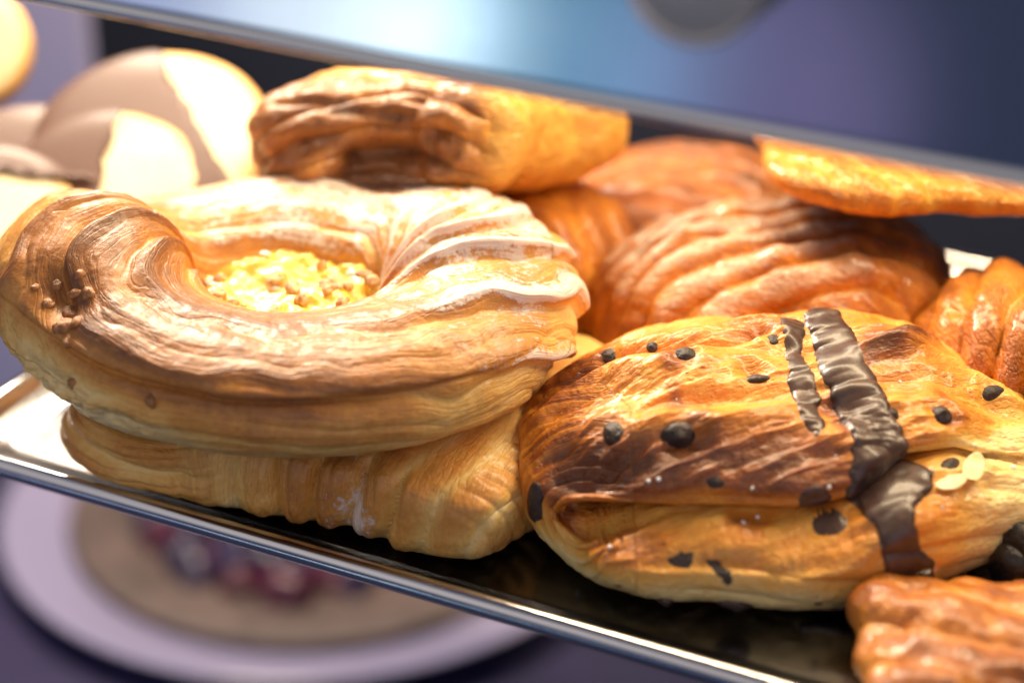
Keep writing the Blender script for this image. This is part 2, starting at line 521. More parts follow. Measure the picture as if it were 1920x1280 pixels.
# ------------------------------------------------------------------ A: ring danish with custard
def ring_danish():
    nu, nv = 1000, 380
    u = np.linspace(0, 2 * math.pi, nu, endpoint=False); v = np.linspace(0, 2 * math.pi, nv, endpoint=False)
    U, Vv = np.meshgrid(u, v, indexing='ij'); U = U.ravel(); Vv = Vv.ravel()
    deg = np.degrees(U)
    a = knots(deg, {0: 21, 45: 20, 90: 18.5, 135: 20, 180: 21.5, 225: 20.5, 270: 21, 315: 20.5})
    b = knots(deg, {0: 16.0, 30: 16.5, 50: 14.5, 70: 12.5, 90: 15.0, 130: 13, 160: 17, 180: 18.5, 205: 17, 235: 14.0, 270: 13.2, 315: 14})
    zo = knots(deg, {0: 2.5, 45: 3, 90: 1, 135: 1.5, 170: 7.5, 200: 6, 235: 2, 270: 0, 320: 0})
    Rx = knots(deg, {0: 41.5, 90: 42, 180: 42, 215: 40, 270: 42, 325: 41})
    Ry = 33.0
    cx, cy = Rx * np.cos(U), Ry * np.sin(U)
    nx, ny = np.cos(U) * Ry, np.sin(U) * Rx; nl = np.hypot(nx, ny); nx /= nl; ny /= nl
    # phase of the twisted layers
    uu = np.linspace(0, 2 * math.pi, 2001); dg = np.degrees(uu)
    wr = np.exp(-(((dg + 180) % 360 - 180 - 8) / 40.0) ** 2)
    wl_ = np.exp(-((dg - 178) / 34.0) ** 2)
    T = np.cumsum(0.15 + 2.7 * wr + 2.1 * wl_) * (uu[1] - uu[0])
    Tu = np.interp(U, uu, T)
    tot = T[-1]
    N = 7
    Tu = Tu * (round(tot * N / (2 * math.pi)) * 2 * math.pi / N) / tot     # closes without a seam
    wr_u = np.exp(-(((deg + 180) % 360 - 180 - 4) / 50.0) ** 2); wl_u = np.exp(-((deg - 180) / 46.0) ** 2)
    tw = np.clip(wr_u + 0.85 * wl_u, 0, 1)
    ca, sa = np.cos(Vv), np.sin(Vv)
    P0 = np.column_stack([cx + a * ca * nx, cy + a * ca * ny, b * sa + zo])
    wob = fbm(P0, 0.035, 3, 3)
    ph = N * (Vv + Tu) / (2 * math.pi) + (0.22 + 0.35 * tw) * wob + 0.03 * fbm(P0, 0.12, 2, 5)
    L1 = saw(-ph)
    L2 = layers(ph * 2.0 + 0.25 * fbm(P0, 0.09, 2, 12), 0.7)
    fl = np.stack([U * 42 * 0.05, (Vv * 18) * 0.8, fbm(P0, 0.05, 2, 9) * 1.5], 1)
    # across-layer coordinate follows the twist
    fl[:, 1] = ph * 7.0
    amp = 0.22 + 2.9 * tw * (0.75 + 0.5 * fbm(P0, 0.05, 2, 44))
    L3 = layers(ph * 5.0 + 0.3 * fbm(P0, 0.05, 2, 15), 0.8)
    disp = amp * (0.62 * L1) + (0.14 + 0.3 * tw) * L2 + (0.06 + 0.14 * tw) * L3 * np.maximum(0, 0.4 + 1.4 * fbm(P0, 0.05, 2, 16))
    disp += 0.8 * fbm(P0, 0.035, 2, 21)
    disp += 0.16 * fbm(np.column_stack([U * 1.8, ph * 5.5, Vv * 0]), 1.0, 3, 31) * (1 - 0.4 * tw)
    disp += 0.13 * fbm(P0, 0.35, 3, 33)
    # upper edge fold along the front: a shelf line where the top layer ends
    front = np.exp(-(((deg - 262) / 48.0)) ** 2)
    vd = np.degrees(Vv)
    line_v = 26 + 7 * np.sin(np.radians((deg - 215) * 2.0)) + 4 * wob
    disp += front * 1.9 * (sstep(vd, line_v - 1.0, line_v + 2.2) - sstep(vd, line_v + 5, line_v + 55)) - front * 0.9 * np.exp(-((vd - line_v) / 3.0) ** 2)
    # rough torn left flank
    lf = np.exp(-((deg - 222) / 22.0) ** 2) * np.exp(-(((vd + 180) % 360 - 180 + 12) / 26.0) ** 2)
    disp += lf * 1.5 * fbm(P0, 0.28, 4, 77)
    # dimple with nuts on the front left shoulder
    sh = np.exp(-((deg - 213) / 9.0) ** 2) * np.exp(-((vd - 52) / 17.0) ** 2)
    disp -= 4.2 * sh
    aa, bb = a + disp, b + disp
    low = np.where(sa < 0, 0.86, 1.0)
    sq = np.sign(ca) * np.abs(ca) ** 0.92
    V = np.column_stack([cx + aa * sq * nx, cy + aa * sq * ny, bb * sa * low + zo])
    i = np.arange(nu)[:, None]; j = np.arange(nv)[None, :]
    i2, j2 = (i + 1) % nu, (j + 1) % nv
    Q = np.stack([i * nv + j, i2 * nv + j, i2 * nv + j2, i * nv + j2], -1).reshape(-1, 4)
    topness = sa
    bake = 0.46 + 0.18 * topness + 0.20 * L1 * (0.3 + 0.7 * tw) + 0.05 * L2 + 0.03 * L3 + 0.10 * fbm(P0, 0.06, 3, 55)
    bake -= 0.10 * tw
    bake += 0.22 * np.exp(-((deg - 208) / 26.0) ** 2) * sstep(vd, 25, 60) * (vd < 175)
    bake += 0.20 * front * sstep(vd, 5, 30) * (1 - sstep(vd, 100, 150))
    bake -= 0.40 * np.exp(-((deg - 222) / 28.0) ** 2) * (1 - sstep(np.abs((vd + 180) % 360 - 180 + 12), 18, 42))
    bake -= 0.22 * np.exp(-(((deg + 180) % 360 - 180 + 28) / 26.0) ** 2) * (1 - sstep((vd + 180) % 360 - 180, 0, 40))
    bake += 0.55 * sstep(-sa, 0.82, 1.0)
    glaze = 0.09 + 0.42 * sstep(L1, 0.0, 1.0) * tw + 0.12 * topness
    glaze += 0.24 * np.exp(-((deg - 85) / 52.0) ** 2) * sstep(sa, 0.1, 0.8)
    glaze += 0.22 * wr_u * sstep(sa, -0.4, 0.6)
    glaze -= 0.45 * np.exp(-((deg - 205) / 34.0) ** 2)
    glaze -= 0.18 * front
    glaze[sa < -0.5] = 0
    return V, Q, dict(bake=bake, glaze=glaze, flow=fl)


def pebble(rng, r, squash=(1, 1, 1), n=6):
    V, Q = PEB
    s = np.array([rng.uniform(0.75, 1.25) for _ in range(3)]) * np.array(squash) * r
    W = V * s
    W = W * (1 + 0.22 * fbm(V, 1.4, 2, rng.randrange(1000))[:, None])
    e = Matrix.Rotation(rng.uniform(0, 6.28), 3, 'Z') @ Matrix.Rotation(rng.uniform(-0.6, 0.6), 3, 'X')
    return W @ np.array(e).T, Q


PEB = cubesphere(8)
A_LOC = place(-47.6, 2.6, 35.5)
danishA = empty('custard_danish', A_LOC, ROT, 'large twisted ring danish with custard and chopped nuts in its hollow, resting on another danish', 'danish', tilt=(0, 0))
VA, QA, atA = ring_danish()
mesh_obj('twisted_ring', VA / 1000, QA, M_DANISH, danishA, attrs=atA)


def custard():
    V, Q, S = pillow(70, {0: 30, 90: 22, 180: 31, 270: 22}, 7, 8, 0.8, 1.0, -1.0)
    V[:, 2] += 2.2 * fbm(V, 0.12, 3, 8) * (S[:, 2] > 0) + 1.0 * fbm(V, 0.35, 3, 9) * (S[:, 2] > 0)
    V[:, 2] += 3.0 * sstep(V[:, 1], 4, 20) 
    return V, Q


V, Q = custard()
mesh_obj('custard_filling', V / 1000, Q, M_CUSTARD, danishA)
rng = random.Random(11)
for k in range(46):                                    # chopped nuts over the custard
    x = rng.uniform(-24, 22); y = rng.gauss(-3, 8)
    if (x / 27) ** 2 + (y / 17) ** 2 > 1: continue
    W, Qp = pebble(rng, rng.uniform(0.9, 2.1), (1, 0.8, 0.6))
    dd = np.hypot(V[:, 0] - x, V[:, 1] - y) + (V[:, 2] < 0) * 99
    z = V[np.argmin(dd), 2] + 0.3
    mesh_obj('nut_piece', W / 1000, Qp, M_NUT if k % 3 else M_ICING, danishA, loc=(x / 1000, y / 1000, z / 1000))

NA = normals(VA, QA)
for dg_, vg, r in ((213, 60, 1.7), (215, 48, 2.3), (210, 42, 1.5), (218, 38, 2.2), (207, 55, 1.4), (221, 46, 1.9), (211, 70, 1.3), (217, 66, 1.5), (205, 44, 1.2), (222, 30, 1.3), (226, 6, 1.4), (246, 18, 1.6)):
    k = int(round(dg_ / 360 * 1000)) % 1000 * 380 + int(round(vg / 360 * 380)) % 380
    W, Qp = pebble(rng, r, (1, 0.8, 0.8))
    mesh_obj('nut_piece', W / 1000, Qp, M_NUT2, danishA, loc=(VA[k] - NA[k] * 0.3) / 1000)

# ------------------------------------------------------------------ B: pleated danish underneath
def pleated_danish():
    V, Q, S = pillow(230, {0: 57, 20: 59, 38: 60, 60: 42, 90: 37, 120: 42, 142: 53, 160: 48, 180: 45, 200: 50, 217: 62, 240: 49, 270: 39, 302: 44, 322: 61, 340: 58}, 14, 12, 0.72, 0.72, 12, 0.5, 0.5)
    N = normals(V, Q)
    x, y, z = V.T
    side = 1 - sstep(np.abs(N[:, 2]), 0.5, 0.95)
    # pleats fanning out from the middle of the top edge
    ang = np.arctan2(x - 2, 52 - z) * 1.0
    pw = (0.5 * np.tanh((x + 14) / 5) + 0.5)
    pl = layers(x * 0.085 + (26 - z) * (x - 6) * 0.0011 + 0.25 * fbm(V, 0.05, 2, 4), 0.55)
    d1 = pw * (2.6 * pl) + pw * 0.25 * layers(x * 0.31 + 0.4 * fbm(V, 0.08, 2, 6), 0.8)
    # swags on the left
    ds = np.hypot((x + 30) * 0.75, (z - 33) * 1.25)
    sw = layers(ds * 0.105 + 0.3 * fbm(V, 0.05, 2, 14), 0.6)
    d2 = (1 - pw) * (1.5 * sw + 0.3 * layers(ds * 0.37, 0.8))
    front = sstep(-y, 8, 26)
    d1 = d1 * (1 - 0.8 * sstep(x, 30, 42))
    disp = side * (d1 + d2) * front * (0.25 + 0.75 * sstep(z, 0.5, 9)) + 0.9 * fbm(V, 0.06, 3, 16) + 0.22 * fbm(V, 0.4, 3, 17)
    rt = sstep(x, 40, 52)
    disp += rt * 0.35 * layers(y * 0.2 + z * 0.10, 0.6)
    V2 = V + N * disp[:, None]
    V2[:, 2] = np.maximum(V2[:, 2], 0.02 + 0.1 * np.abs(disp) * 0)
    bake = 0.22 + 0.12 * (z / 26) + 0.20 * (pl * pw + sw * (1 - pw)) * front + 0.10 * fbm(V, 0.05, 3, 19)
    bake += 0.15 * np.exp(-((x - 12) / 16.0) ** 2) * front
    bake += 0.18 * sstep(-x, 34, 48)
    bake -= 0.18 * np.exp(-((x + 6) / 8.0) ** 2) * (1 - z / 26) * front
    glaze = 0.05 + 0.42 * np.exp(-((x - 22) / 6.0) ** 2) * np.exp(-((z - 8) / 9.0) ** 2) + 0.1 * np.exp(-((x - 12) / 14.0) ** 2)
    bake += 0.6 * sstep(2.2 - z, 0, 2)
    fl = np.column_stack([(z * 0.12) * pw + ds * 0.9 * (1 - pw), x * 0.55 * pw + (x * 0.1) * (1 - pw), y * 0.12])
    return V2, Q, dict(bake=bake, glaze=glaze, flow=fl)


danishB = empty('pleated_danish', (-0.0340, -0.0115, 0.0005), math.radians(2), 'pleated danish pressed under the ring danish, nearest the tray edge', 'danish')
V, Q, at = pleated_danish()
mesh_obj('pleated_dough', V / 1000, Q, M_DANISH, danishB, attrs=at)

# ------------------------------------------------------------------ C: folded chocolate chip bun
C_LOC = place(56, -27, 0.3)


CREASE = [(-42, -27, 15.5), (-44.5, -24, 17), (-42.5, -26, 18.8), (-31, -28, 20), (-20.6, -28, 20.3), (-10.3, -28, 20.4), (0, -28, 20.5), (10, -28, 22), (20, -25, 26.5), (26, -23, 28.5), (32, -19, 29), (39, -13, 29), (48, -6, 27)]


EDGE = [(-45.3, -12.1, 25.8), (-35.8, -13.4, 32.7), (-24.4, -18.5, 35.6), (-9.8, -19.2, 36.0), (3.0, -18.5, 34.4), (11.0, -22.6, 33.1)]


def folded_bun():
    V, Q, S = pillow(300, {0: 60, 25: 55, 50: 43, 90: 34, 125: 40, 150: 50, 180: 55, 200: 55, 222: 47, 245: 37, 270: 36, 300: 37, 325: 44, 345: 56}, 19, 17, 0.72, 0.72, 17, 0.6, 0.6)
    x, y, z = V.T.copy()
    # folded front: a lower roll with a ledge on top, the upper roll set back above it
    cz = np.interp(x, [-52, -44, -31, 0, 10, 20, 32, 48], [17, 18.0, 20.0, 20.5, 22, 26.5, 28, 27])
    fm_ = sstep(-y, 4, 24) * sstep(x, -50, -36)
    rr_ = 1 - sstep(x, 18, 44)
    t = z - cz
    tl = np.clip(-t / 8.0, 0, 1); tu = np.clip(t / 8.0, 0, 1)
    ins_l = 11.5 * (1 - tl) ** 2.4
    ins_u = 3.5 + 1.5 * (1 - tu) ** 2 + 4.5 * np.clip(1 - t / 1.6, 0, 1) ** 1.5
    ins = np.where(t < 0, ins_l - 6.5 + 4.5 * (1 - tl) ** 6, ins_u) * (0.45 + 0.55 * rr_)
    ins = ins + 8.5 * np.exp(-(t / 1.5) ** 2) * (0.3 + 0.7 * rr_) - 1.5 * np.exp(-((t - 5) / 3.0) ** 2) * rr_
    V[:, 1] += fm_ * ins
    up = sstep(z, 16, 32)
    V[:, 1] += up * 3.0 * sstep(-y, 5, 30)
    V[:, 2] += up * (2.2 * sstep(y, -20, 10) + 3.5 * np.exp(-((x - 6) / 28.0) ** 2) * sstep(y, -25, 5) - 2.0 * sstep(-x, 25, 50))
    V[:, 2] += up * (-4.5 * sstep(x, 24, 50))
    N = normals(V, Q)
    x, y, z = V.T
    d, al, L = polydist(V, snap(V, CREASE) if CREASE else [(0, 0, 500), (0, 0, 510)])
    dn = d + 0.5 * fbm(V, 0.06, 1, 2)
    frontm = sstep(-y, 0, 14) + sstep(-x, 30, 46)
    frontm = np.clip(frontm, 0, 1)
    fade = 1 - sstep(al, L - 18, L)
    above = sstep(t, -0.6, 1.0)
    gx = sstep(x, -42, -34)
    disp = -4.5 * np.exp(-(dn / 1.6) ** 2) * fade * (1 - gx)
    # crest where the upper roll turns over, and the hollow behind it
    et, _, _ = polydist(V, snap(V, EDGE))
    disp += 1.5 * np.exp(-(et / 3.5) ** 2) * frontm
    bk, _, _ = polydist(V, snap(V, np.array(EDGE) + np.array([0, 8, 2])))
    disp -= 1.3 * np.exp(-(bk / 3.5) ** 2)
    # concentric laminations round the curled end on the left
    curl = np.exp(-((x + 46) / 12.0) ** 2) * frontm
    lam = saw(dn * 0.36 + 0.2)
    disp += curl * 0.6 * lam * sstep(d, 1.5, 4) * (1 - sstep(d, 9, 13))
    # long soft folds on the lower roll
    lowm = frontm * (1 - sstep(z, 17, 20)) * sstep(x, -34, -8)
    disp += lowm * 0.55 * layers((z + 0.12 * x) * 0.16 + 0.35 * fbm(V * np.array([0.3, 1, 1]), 0.06, 2, 23), 0.6)
    # stretched wrinkles over the top
    topm = sstep(N[:, 2], 0.3, 0.8)
    Pw = np.column_stack([(x * 0.9 + y * 0.35) * 0.28, (y - 0.32 * x) * 1.0, z * 0.4])
    disp += topm * 1.0 * fbm(Pw, 0.16, 4, 41)
    disp += topm * 2.2 * fbm(V, 0.045, 2, 51)
    rid = 1 - np.abs(fbm(np.column_stack([(x * 0.9 + y * 0.3) * 0.22, (y - 0.32 * x), z * 0.4]), 0.2, 3, 43)) * 3
    disp += topm * 0.5 * np.maximum(rid, -0.5) * (1 - 0.5 * sstep(x, 20, 40))
    g1, _, _ = polydist(V, snap(V, [(-50, 4, 26), (-38, 8, 33), (-26, 4, 38), (-12, 6, 40), (-4, 12, 40)]))
    disp += -2.4 * np.exp(-(g1 / 1.8) ** 2) + 1.2 * np.exp(-((g1 - 5) / 3.0) ** 2)
    g2, _, _ = polydist(V, snap(V, [(16, 2, 40), (24, 6, 40), (31, 13, 37)]))
    disp += 2.0 * np.exp(-(g2 / 3.0) ** 2)
    # a few raised folds and hollows on top
    for (px_, py_, rx, ry, rot_, h) in ((24, 6, 10, 3.0, 35, 2.6), (14, -6, 22, 3, 24, 1.3), (-10, -16, 26, 2.4, 5, 1.5), (-8, -10, 24, 2.2, 6, -1.4),
                                        (34, -4, 18, 4, 10, -1.8), (2, 6, 14, 3, 12, -1.6), (-26, 0, 12, 3, 20, 1.4), (44, 2, 9, 3, -30, 1.6)):
        c, s = math.cos(math.radians(rot_)), math.sin(math.radians(rot_))
        ex = ((x - px_) * c + (y - py_) * s) / rx; ey = (-(x - px_) * s + (y - py_) * c) / ry
        disp += topm * h * np.exp(-ex**2 - ey**2)
    disp += 0.8 * fbm(V, 0.06, 3, 61) + 0.16 * fbm(V, 0.5, 3, 63) * (1 - 0.85 * frontm * np.exp(-(t / 3.0) ** 2))
    disp += 1.5 * fbm(V * np.array([0.5, 1.2, 1.2]), 0.25, 3, 67) * np.exp(-((x - 42) / 9.0) ** 2 - ((z - 25) / 5.0) ** 2) * frontm
    # sockets under the chips
    for c, r, dep in SOCKETS:
        q = np.linalg.norm(V - np.array(c), axis=1)
        disp += -dep * np.exp(-(q / r) ** 2) + 0.35 * dep * np.exp(-((q - 1.7 * r) / (0.6 * r)) ** 2)
    V2 = V + N * disp[:, None]
    V2[:, 2] = np.maximum(V2[:, 2], 0.0)
    upm = frontm * sstep(z, 19, 24)
    bake = 0.34 + 0.12 * topm + 0.08 * fbm(V, 0.06, 3, 71)
    fm, _, _ = polydist(V, snap(V, [(-44, -20, 25), (-34, -24, 29), (-22, -26, 31), (-6, -26, 31), (6, -27, 30)]))
    brow = np.exp(-((fm + 1.2 * fbm(V, 0.1, 3, 72)) / 7.5) ** 2) * (1 - 0.45 * sstep(x, -4, 12)) * above
    bake += 0.52 * brow
    bake += 0.16 * curl * sstep(z, 10, 20)
    bake -= 0.34 * frontm * (1 - sstep(z, 8, 15)) * (1 - sstep(x, -4, 22))
    bake -= 0.16 * frontm * (1 - sstep(z, 8, 18)) * sstep(x, -4, 22)
    bake -= 0.20 * sstep(x, 24, 50) * topm
    bake -= 0.18 * np.exp(-((d - 1) / 3.0) ** 2)
    bake += 0.38 * np.exp(-(g2 / 3.2) ** 2) + 0.1 * np.exp(-(g1 / 3.0) ** 2)
    bake -= 0.05 * topm * np.minimum(rid, 0.6)
    bake -= 0.12 * lam * curl
    bake -= 0.30 * sstep(x, 26, 42) * (1 - sstep(z, 27, 33)) * frontm
    bake += 0.30 * topm * np.maximum(0, fbm(V, 0.09, 3, 81) - 0.25) * 2
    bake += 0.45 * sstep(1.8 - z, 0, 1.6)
    fl = np.column_stack([x * 0.10, (y - 0.32 * x) * 0.45, z * 0.5])
    cu = (curl > 0.25)
    fl[cu] = np.column_stack([al * 0.1, d * 0.8, d * 0])[cu]
    return V2, Q, dict(bake=bake, glaze=np.zeros(len(V)), flow=fl)


CHIPS = [((-36.4, -16.5, 32.3), 2.7, (1.2, 0.9, 0.7)), ((-23.0, -21.7, 33.8), 2.9, (1.25, 1, 1)), ((-20.5, 0.1, 40.7), 2.3, (1.2, 1, 0.8)),
         ((-6.8, -2.2, 38.6), 2.3, (1.3, 1, 0.6)), ((30.0, -12.8, 34.8), 2.4, (1, 1, 1)), ((-16.5, -29, 28.1), 1.6, (1.4, 0.8, 0.5)),
         ((-51.2, -18.9, 16.8), 3.0, (0.8, 1.5, 0.5)), ((42.9, 0.2, 31.9), 2.2, (1.5, 0.8, 0.7)), ((-27.5, 6.1, 40.0), 1.3, (1, 1, 0.7)),
         ((-36, 9, 36), 2.0, (1.2, 1, 0.6)), ((20.3, -14.5, 35.8), 1.8, (1, 1, 0.8)), ((31.1, -21, 29.2), 2.4, (1.4, 0.7, 0.7)),
         ((-26, -38, 1.0), 2.5, (0.8, 1, 0.8)), ((-12, -40, 0.8), 3.0, (1.4, 0.8, 0.7)), ((-2.1, 8.5, 40.6), 1.6, (1.3, 1, 0.6))]
SOCKETS = [(c, r * 1.15, 0.55 * r) for c, r, _ in CHIPS if c[2] > 20]
SOCKETS[1] = ((-22.0, -21.7, 33.8), 4.2, 2.6)
bunC = empty('chocolate_chip_bun', C_LOC, ROT, 'golden folded bun with chocolate chips and dark chocolate stripes, front right on the tray', 'bun')
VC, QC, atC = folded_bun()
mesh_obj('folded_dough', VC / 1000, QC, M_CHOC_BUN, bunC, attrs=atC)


def coating(name, V, Q, N, mask, h, mat, parent):
    """a poured layer lying on a surface: the faces where mask > 0, lifted by h"""
    keep = (mask[Q] > -0.5).all(1)
    q = Q[keep]; ids = np.unique(q); mp = np.full(len(V), -1); mp[ids] = np.arange(len(ids))
    off = -0.35 + (h + 0.35) * sstep(mask[ids], -0.45, 1.0)
    off = off + 0.24 * fbm(V[ids] * np.array([0.35, 1.3, 1.3]), 0.22, 3, 91) * sstep(mask[ids], 0.2, 1.2)
    W = V[ids] + N[ids] * off[:, None]
    q2 = mp[q]
    e = np.concatenate([q2[:, [0, 1]], q2[:, [1, 2]], q2[:, [2, 3]], q2[:, [3, 0]]])
    deg_ = np.maximum(np.bincount(e[:, 0], minlength=len(ids)) + np.bincount(e[:, 1], minlength=len(ids)), 1)
    inner = sstep(mask[ids], 0.2, 0.9)[:, None]
    for _ in range(10):                                   # the pour fills small valleys
        A = np.zeros_like(W)
        for c in range(3):
            A[:, c] = np.bincount(e[:, 0], W[e[:, 1], c], len(ids)) + np.bincount(e[:, 1], W[e[:, 0], c], len(ids))
        W = W * (1 - 0.6 * inner) + (A / deg_[:, None]) * 0.6 * inner
    return mesh_obj(name, W / 1000, q2, mat, parent)


NC = normals(VC, QC)


def stripe(line, width, seed):
    ln = snap(VC, line)
    d, al, L = polydist(VC, ln)
    w = np.interp(al / L, np.linspace(0, 1, len(width)), width)
    return w - d + 0.9 * fbm(VC, 0.16, 2, seed) + 0.35 * fbm(VC, 0.5, 2, seed)


m1 = stripe([(2.8, 15.3, 40.8), (2.2, 7.6, 39.8), (1.6, -0.9, 39.4), (2.5, -6.9, 37.7), (3.3, -14.5, 37.0), (3.8, -18.4, 34.3)], [2.6, 2.4, 2.2, 2.8, 2.6], 5)
coating('narrow_chocolate_stripe', VC, QC, NC, m1, 0.6, M_CHOC, bunC)
m2 = stripe([(8.9, 18.6, 41.0), (10.0, 8.5, 40.6), (10.8, -3.0, 40.5), (12.4, -8.5, 38.6), (14.0, -15.2, 36.2), (15.6, -19.1, 33.5), (16.8, -23.1, 31.0), (17.0, -27.0, 27), (17.6, -31.7, 24.4)], [4.4, 4.4, 4.8, 5.2, 5.4, 5.8, 6.4, 7.4, 5.4], 6)
m2b = stripe([(17.6, -31.7, 26.4), (18.2, -35.6, 21.9), (19.7, -37.5, 17.6), (21.5, -37.6, 13.4), (23.0, -35, 6), (23, -32, 2)], [4.6, 4.4, 4.4, 4.8, 5.0, 6.0], 7)
m2c = stripe([(2, -34, 1.5), (12, -34, 2.0), (24, -33, 3.0), (34, -28, 3.0)], [0.6, 2.2, 3.4, 1.2], 8)
coating('wide_chocolate_stripe', VC, QC, NC, np.maximum(np.maximum(np.maximum(m2, m2b), m2c), 8.0 - np.linalg.norm((VC - np.array([18.5, -26, 26])) * np.array([0.9, 1, 1.3]), axis=1) + fbm(VC, 0.2, 2, 5)), 0.75, M_CHOC, bunC)
m3 = stripe([(3.0, -33, 24.5), (5.0, -34.5, 23.5)], [3.4, 3.2], 9)
m3b = stripe([(3.4, -38, 16.0), (3.6, -38, 8.5)], [0.55, 0.35, 0.45, 0.75], 10)
m3c = stripe([(3.8, -19.0, 34.3), (3.9, -22, 31.5)], [0.9, 0.45], 10)
coating('chocolate_drip', VC, QC, NC, np.maximum(np.maximum(m3, m3b), m3c), 0.45, M_CHOC, bunC)


m4 = stripe([(-25.0, -40, 18.5), (-20, -40, 18.8), (-16.5, -40, 17.0), (-14.5, -40, 13.5)], [2.2, 2.6, 1.6, 1.5], 31) + 1.2 * fbm(VC, 0.55, 3, 33)
coating('choc_cavity_patch', VC, QC, NC, m4, 0.18, M_CHIP, bunC)  # chocolate smear, with the dark of a cavity put into its colour
m5 = stripe([(-36, -34, 9), (-34.5, -35, 9.4)], [0.7, 0.5], 34)
m5 = np.maximum(m5, stripe([(-40, -32, 8), (-39, -32, 8)], [0.8, 0.6], 35))
coating('chocolate_smear', VC, QC, NC, m5, 0.1, M_CHIP, bunC)


def put_on(V, N, p, depth=0.0):
    k = np.argmin(((V - np.array(p)) ** 2).sum(1))
    return V[k] - N[k] * depth, N[k]


rng = random.Random(3)
for p, r, sq in CHIPS:
    q, nn = put_on(VC, NC, p, r * 0.4 * sq[2])
    W, Qp = cubesphere(14)
    W = W * r * np.array([1, 1, 0.85]) * np.array(sq)
    W[:, 2] += np.maximum(0, W[:, 2] / r) ** 2 * np.exp(-((W[:, 0] ** 2 + W[:, 1] ** 2) / (0.35 * r) ** 2)) * 0.35 * r
    W = W * (1 + 0.06 * fbm(W, 0.5, 2, int(r * 10))[:, None])
    rot = Vector(nn).to_track_quat('Z', 'Y').to_euler()
    mesh_obj('chocolate_chip', W / 1000, Qp, M_CHIP, bunC, loc=q / 1000, rot=rot)
for k in range(34):                                       # scattered sugar grains
    p = np.array([rng.uniform(-44, 50), rng.uniform(-40, 0), rng.uniform(3, 34)])
    q, nn = put_on(VC, NC, p)
    if nn[1] > 0.2: continue
    W, Qp = pebble(rng, rng.uniform(0.22, 0.5))
    mesh_obj('sugar_grain', W / 1000, Qp, M_SUGAR, bunC, loc=q / 1000)
for p, r, yaw in (((30.5, -27, 27.0), 3.4, 0.3), ((36, -22, 28.5), 4.2, 1.2)):
    q, nn = put_on(VC, NC, p, -0.5)
    W, Qp = cubesphere(12)
    W = W * np.array([r, r * 0.5, 0.22]); W[:, 2] += 0.05 * W[:, 0] ** 2 + 0.25 * fbm(W, 0.5, 2, 3)
    mesh_obj('almond_flake', W / 1000, Qp, M_ALMOND, bunC, loc=q / 1000, rot=(0.25, -0.2, yaw))
W, Qp = pebble(rng, 5.0, (1.5, 0.25, 0.8))

# ------------------------------------------------------------------ background pastries
def blob_pastry(n, R, ht, hb, zmid, ridge, axis, amp, seed, exy=0.75, ez=0.75, bake0=0.4, glz=0.1, slope=0.3, wobble=1.2):
    V, Q, S = pillow(n, R, ht, hb, exy, ez, zmid)
    N = normals(V, Q)
    ca, sa = math.cos(math.radians(axis)), math.sin(math.radians(axis))
    al = V[:, 0] * ca + V[:, 1] * sa; ac = -V[:, 0] * sa + V[:, 1] * ca
    ph = al * ridge + ac * ridge * slope + (0.004 * ac**2) * ridge + 0.35 * fbm(V, 0.04, 2, seed)
    L = layers(ph, 0.6)
    disp = amp * L * sstep(N[:, 2], -0.5, 0.3) + wobble * fbm(V, 0.06, 3, seed + 3) + 0.25 * fbm(V, 0.35, 3, seed + 5)
    W = V + N * disp[:, None]
    W[:, 2] = np.maximum(W[:, 2], 0)
    bake = bake0 + 0.12 * L + 0.15 * fbm(V, 0.06, 3, seed + 9) + 0.1 * S[:, 2]
    glaze = glz + 0.35 * sstep(L, -0.2, 1) * sstep(N[:, 2], 0.1, 0.8) * (glz > 0.15)
    return W, Q, dict(bake=bake, glaze=glaze, flow=np.column_stack([al * 0.6, ac * 0.1, V[:, 2] * 0.3]))


# F: glazed pastry in the middle
t = empty('glazed_pastry', place(61, 38, 0.3), ROT, 'glossy brown ridged pastry with white icing between the flat slab and the chip bun', 'pastry')
V, Q, at = blob_pastry(130, {0: 42, 40: 38, 90: 30, 140: 36, 180: 42, 220: 38, 270: 30, 320: 36}, 24, 16, 16, 0.10, 75, 1.3, 100, bake0=0.50, glz=0.20, slope=0.7, wobble=2.6)
at['glaze'] -= 0.5 * sstep(V[:, 0], 8, 26) + 0.5 * (1 - sstep(V[:, 2], 20, 32))
mesh_obj('ridged_dough', V / 1000, Q, M_ORANGE, t, attrs=at)
# behind it
t = empty('brown_pastry', place(42, 86, 0.3), ROT, 'brown glossy pastry mostly hidden behind the iced ridged pastry', 'pastry')
V, Q, at = blob_pastry(80, {0: 34, 90: 28, 180: 34, 270: 28}, 20, 14, 14, 0.12, 60, 1.2, 140, bake0=0.6, glz=0.0)
mesh_obj('brown_dough', V / 1000, Q, M_ORANGE, t, attrs=at)
# E: orange pastry below the roll
t = empty('orange_pastry', place(-4, 62, 0.3), ROT, 'orange glossy pastry lying under the folded roll', 'pastry')
V, Q, at = blob_pastry(110, {0: 34, 45: 32, 90: 28, 180: 40, 270: 28, 315: 32}, 22, 16, 16, 0.11, 20, 1.2, 180, bake0=0.42, glz=0.1)
mesh_obj('orange_dough', V / 1000, Q, M_ORANGE, t, attrs=at)
